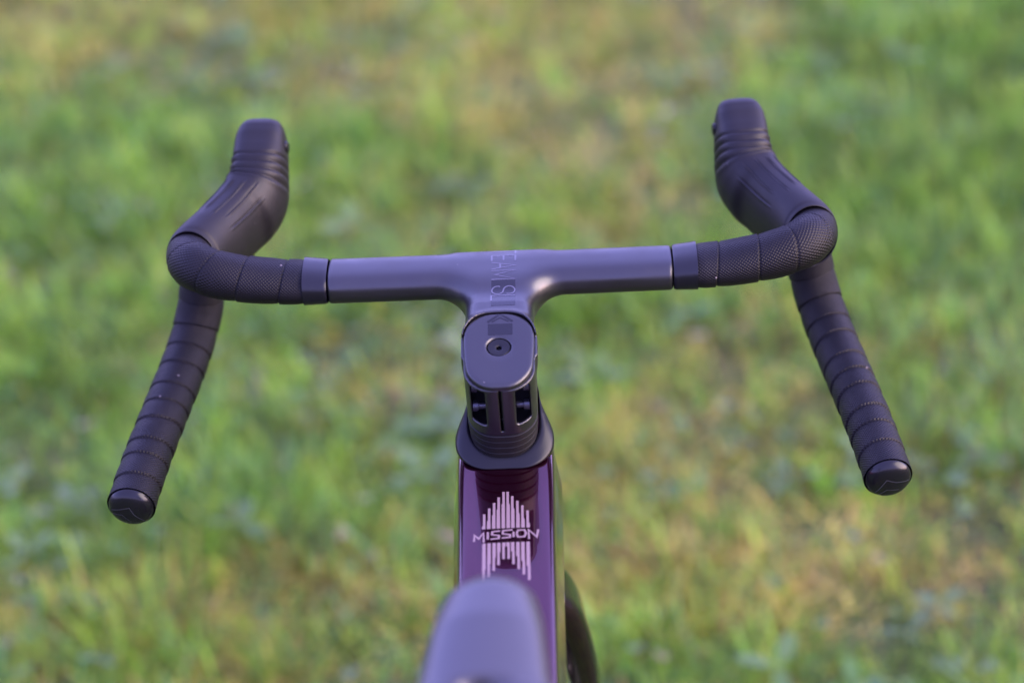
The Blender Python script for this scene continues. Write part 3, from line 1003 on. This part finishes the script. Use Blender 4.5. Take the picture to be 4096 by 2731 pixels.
# fork
fork = column('fork', [(-0.275, 0.026, 0.024, 0.02, 0.004), (-0.255, 0.0305, 0.036, 0.024, 0.003), (-0.2165, 0.0300, 0.0430, 0.024, 0.002)], M['dark_paint'], bike, True, cap0=True, label='glossy dark fork')
for s in (-1, 1):
    tube('fork_leg', [(s * 0.016, 0.072, -0.245, 0.015, 0.026, 0.014), (s * 0.030, 0.082, -0.268, 0.0145, 0.028, 0.014), (s * 0.0385, 0.094, -0.305, 0.0130, 0.028, 0.0125), (s * 0.0440, 0.114, -0.360, 0.0115, 0.026, 0.011), (s * 0.051, 0.165, -0.490, 0.009, 0.019, 0.0085), (s * 0.054, 0.238, -0.640, 0.008, 0.012, 0.0075)], M['dark_paint'], fork, up=(0, 1, 0), steer=True, n=70, ns=40)

# wheels, hidden below the frame of the photograph
def wheel(y, z, label, steer):
    root = bpy.data.objects.new('wheel', None)
    sc.collection.objects.link(root)
    root.parent = bike
    root['label'] = label
    A = np.linspace(0, 2 * math.pi, 96, endpoint=False)
    def ringset(prof, name, mat, closed=True):
        R = []
        for x_, r_ in prof:
            R.append(np.stack([np.full(96, x_), y + r_ * np.cos(A), z + r_ * np.sin(A)], 1))
        R = np.array(R)
        nr = len(prof)
        V = R.reshape(-1, 3)
        F = []
        for i in range(nr):
            k = (i + 1) % nr
            for j in range(96):
                l_ = (j + 1) % 96
                F.append((i * 96 + j, i * 96 + l_, k * 96 + l_, k * 96 + j))
        return mesh(name, V, F, mat, root, steer)
    b = np.linspace(0, 2 * math.pi, 20, endpoint=False)
    ringset([(0.0145 * math.cos(t), 0.3205 + 0.0145 * math.sin(t)) for t in b], 'tyre', M['tyre_rubber'])
    ringset([(-0.0125, 0.312), (0.0125, 0.312), (0.0140, 0.290), (0.0090, 0.268), (0.0, 0.262), (-0.0090, 0.268), (-0.0140, 0.290)], 'rim', M['rim_carbon'])
    ringset([(-0.045, 0.008), (-0.045, 0.012), (-0.030, 0.022), (-0.022, 0.014), (0.022, 0.014), (0.030, 0.022), (0.045, 0.012), (0.045, 0.008)], 'hub', M['satin_black'])
    for k in range(20):
        t0 = k * 2 * math.pi / 20
        sx = 0.028 if k % 2 else -0.028
        t1 = t0 + (0.55 if (k // 2) % 2 else -0.55)
        p0 = np.array([sx, y + 0.019 * math.cos(t1), z + 0.019 * math.sin(t1)])
        p1 = np.array([0.0, y + 0.266 * math.cos(t0), z + 0.266 * math.sin(t0)])
        d_ = (p1 - p0) / np.linalg.norm(p1 - p0)
        e1 = np.cross(d_, [1, 0, 0]); e1 /= np.linalg.norm(e1)
        e2 = np.cross(d_, e1)
        aa = np.linspace(0, 2 * math.pi, 6, endpoint=False)
        R = np.array([p + e1 * (0.001 * np.cos(aa))[:, None] + e2 * (0.001 * np.sin(aa))[:, None] for p in (p0, p1)])
        V, F = rings_mesh(R)
        mesh('spoke', V, F, M['steel'], root, steer)
    return root
wheel(0.240, -0.635, 'front wheel with black deep rim', True)
wheel(-0.765, -0.635, 'rear wheel with black deep rim', False)

# ---- top tube graphic: rows of bars, a word between them
def ry(row):
    """picture row on the 450-pixel study crop -> place along the top tube"""
    return np.interp(row, [205, 740, 945, 1500], [-0.0400, -0.0770, -0.0912, -0.1280])
xs = (np.array([470, 540, 610, 675, 745, 803, 868, 940, 1010, 1082]) - 776) * 0.0000455
tops = [515, 435, 358, 280, 205, 205, 270, 342, 410, 485]
step1 = [690, 612, 535, 458, 382, 382, 450, 522, 598, 668]
bots = [1500, 1430, 1350, 1270, 1185, 1185, 1265, 1340, 1420, 1500]
step2 = [1330, 1250, 1160, 1080, 1000, 1000, 1080, 1150, 1220, 1300]
for i in range(10):
    o_ = 1 if i >= 5 else -1
    x_ = xs[i]
    q_ = [np.array([(x_ - 0.0008, ry(tops[i])), (x_ + 0.0008, ry(tops[i])), (x_ + 0.0008, ry(step1[i])), (x_ - 0.0008, ry(step1[i]))]),
          np.array([(x_ - 0.0008 - 0.0005 * (o_ < 0), ry(step1[i])), (x_ + 0.0008 + 0.0005 * (o_ > 0), ry(step1[i])), (x_ + 0.0009 + 0.0005 * (o_ > 0), ry(735)), (x_ - 0.0009 - 0.0005 * (o_ < 0), ry(735))])]
    V, F = lay(q_, bvh_tt, 0.00009, step=0.004)
    mesh('decal_bar', V, F, M['decal'], frame)
    q_ = [np.array([(x_ - 0.0011, ry(940)), (x_ + 0.0011, ry(940)), (x_ + 0.0011, ry(step2[i])), (x_ - 0.0011, ry(step2[i]))]),
          np.array([(x_ - 0.0007 + 0.0003 * o_, ry(step2[i])), (x_ + 0.0009 + 0.0003 * o_, ry(step2[i])), (x_ + 0.0009 + 0.0003 * o_, ry(bots[i])), (x_ - 0.0007 + 0.0003 * o_, ry(bots[i]))])]
    V, F = lay(q_, bvh_tt, 0.00009, step=0.004)
    mesh('decal_bar', V, F, M['decal'], frame)
def cq(px, py):
    return ((px - 776) * 0.0000455, ry(py))
word = [
    [[(330, 905), (335, 815), (395, 868), (460, 790), (465, 925)]],
    [[(522, 778), (522, 885)]],
    [[(695, 772), (585, 778), (580, 820), (680, 838), (675, 876), (560, 884)]],
    [[(868, 762), (735, 770), (730, 815), (835, 832), (830, 868), (715, 874)]],
    [[(882, 790), (882, 868)]],
    [[(925, 818), (945, 770), (1035, 768), (1055, 815), (1035, 865), (945, 868), (925, 822)]],
    [[(1098, 900), (1092, 768), (1205, 872), (1228, 765)]]]
for lt_ in word:
    q_ = []
    for pl in lt_:
        q_ += strip([cq(*p_) for p_ in pl], 0.0014)
    V, F = lay(q_, bvh_tt, 0.00009, step=0.003)
    mesh('decal_letter', V, F, M['decal'], frame)

# ---- saddle
def saddle_mesh():
    ny_, nx_ = 320, 81
    t = np.linspace(0, 1, ny_)
    L_ = 0.252
    y0 = -0.330
    yy = y0 - L_ * t
    w = np.interp(t, [0, 0.02, 0.06, 0.15, 0.35, 0.55, 0.75, 0.9, 0.97, 1.0], [0.011, 0.0175, 0.0230, 0.0275, 0.0325, 0.046, 0.064, 0.071, 0.066, 0.050])
    w = np.convolve(np.pad(w, 2, 'edge'), np.ones(5) / 5, 'valid')
    w = np.convolve(np.pad(w, 6, 'edge'), np.ones(13) / 13, 'valid')
    zc = np.interp(t, [0, 0.03, 0.08, 0.2, 0.5, 0.8, 1.0], [0.049, 0.0625, 0.0685, 0.0715, 0.0690, 0.0720, 0.080])
    zc = np.convolve(np.pad(zc, 3, 'edge'), np.ones(7) / 7, 'valid')
    V = []
    v = np.linspace(-1, 1, nx_)
    for i in range(ny_):
        a_ = v * math.pi * 0.60
        x_ = w[i] * np.clip(np.sin(np.clip(a_, -math.pi / 2, math.pi / 2)), -1, 1)
        drop = np.where(np.abs(a_) > math.pi / 2, (np.abs(a_) - math.pi / 2) / (0.10 * math.pi), 0)
        prof = -(1 - np.cos(np.clip(np.abs(a_), 0, math.pi / 2))) * (0.013 if t[i] > 0.4 else 0.016)
        x_ = x_ * (1 - 0.12 * drop)
        z_ = zc[i] + prof - 0.016 * drop
        cw = 0.0105 * np.clip((t[i] - 0.39) / 0.12, 0, 1) ** 0.5 * np.clip((0.90 - t[i]) / 0.1, 0, 1) ** 0.5
        ch = 1 / (1 + np.exp((np.abs(x_) - cw) / 0.0028)) if cw > 0.001 else 0 * x_
        z_ = z_ - 0.027 * ch * np.clip((t[i] - 0.39) / 0.015, 0, 1)
        V.append(np.stack([x_, np.full(nx_, yy[i]), z_], 1))
    V = np.array(V)
    F = [tuple(f) for f in grid_faces(ny_, nx_, close=False)]
    V = V.reshape(-1, 3)
    V[:, 0] += 0.035 * (V[:, 1] - y0)              # the saddle is set a touch crooked
    # nose and tail closed, and a base under the shell
    base = len(V)
    B = V.reshape(ny_, nx_, 3)[:, [0, -1]].copy()
    F += [(i * nx_ + nx_ - 1, i * nx_, (i + 1) * nx_, (i + 1) * nx_ + nx_ - 1) for i in range(ny_ - 1)]
    F += [tuple(range(nx_))[::-1], tuple((ny_ - 1) * nx_ + k for k in range(nx_))]
    return V, F
V, F = saddle_mesh()
saddle = mesh('saddle', V, [tuple(reversed(f)) for f in F], M['saddle_cover'], bike, label='black saddle with a long central cutout')
sharpen(saddle, 60)
for s in (-1, 1):
    tube('saddle_rail', [(s * 0.018, -0.385, 0.042, 0.0035, 0.0035, 0.0034), (s * 0.021, -0.46, 0.010, 0.0035, 0.0035, 0.0034), (s * 0.022, -0.57, 0.010, 0.0035, 0.0035, 0.0034), (s * 0.030, -0.60, 0.046, 0.0035, 0.0035, 0.0034)], M['satin_black'], saddle, n=30, ns=12)
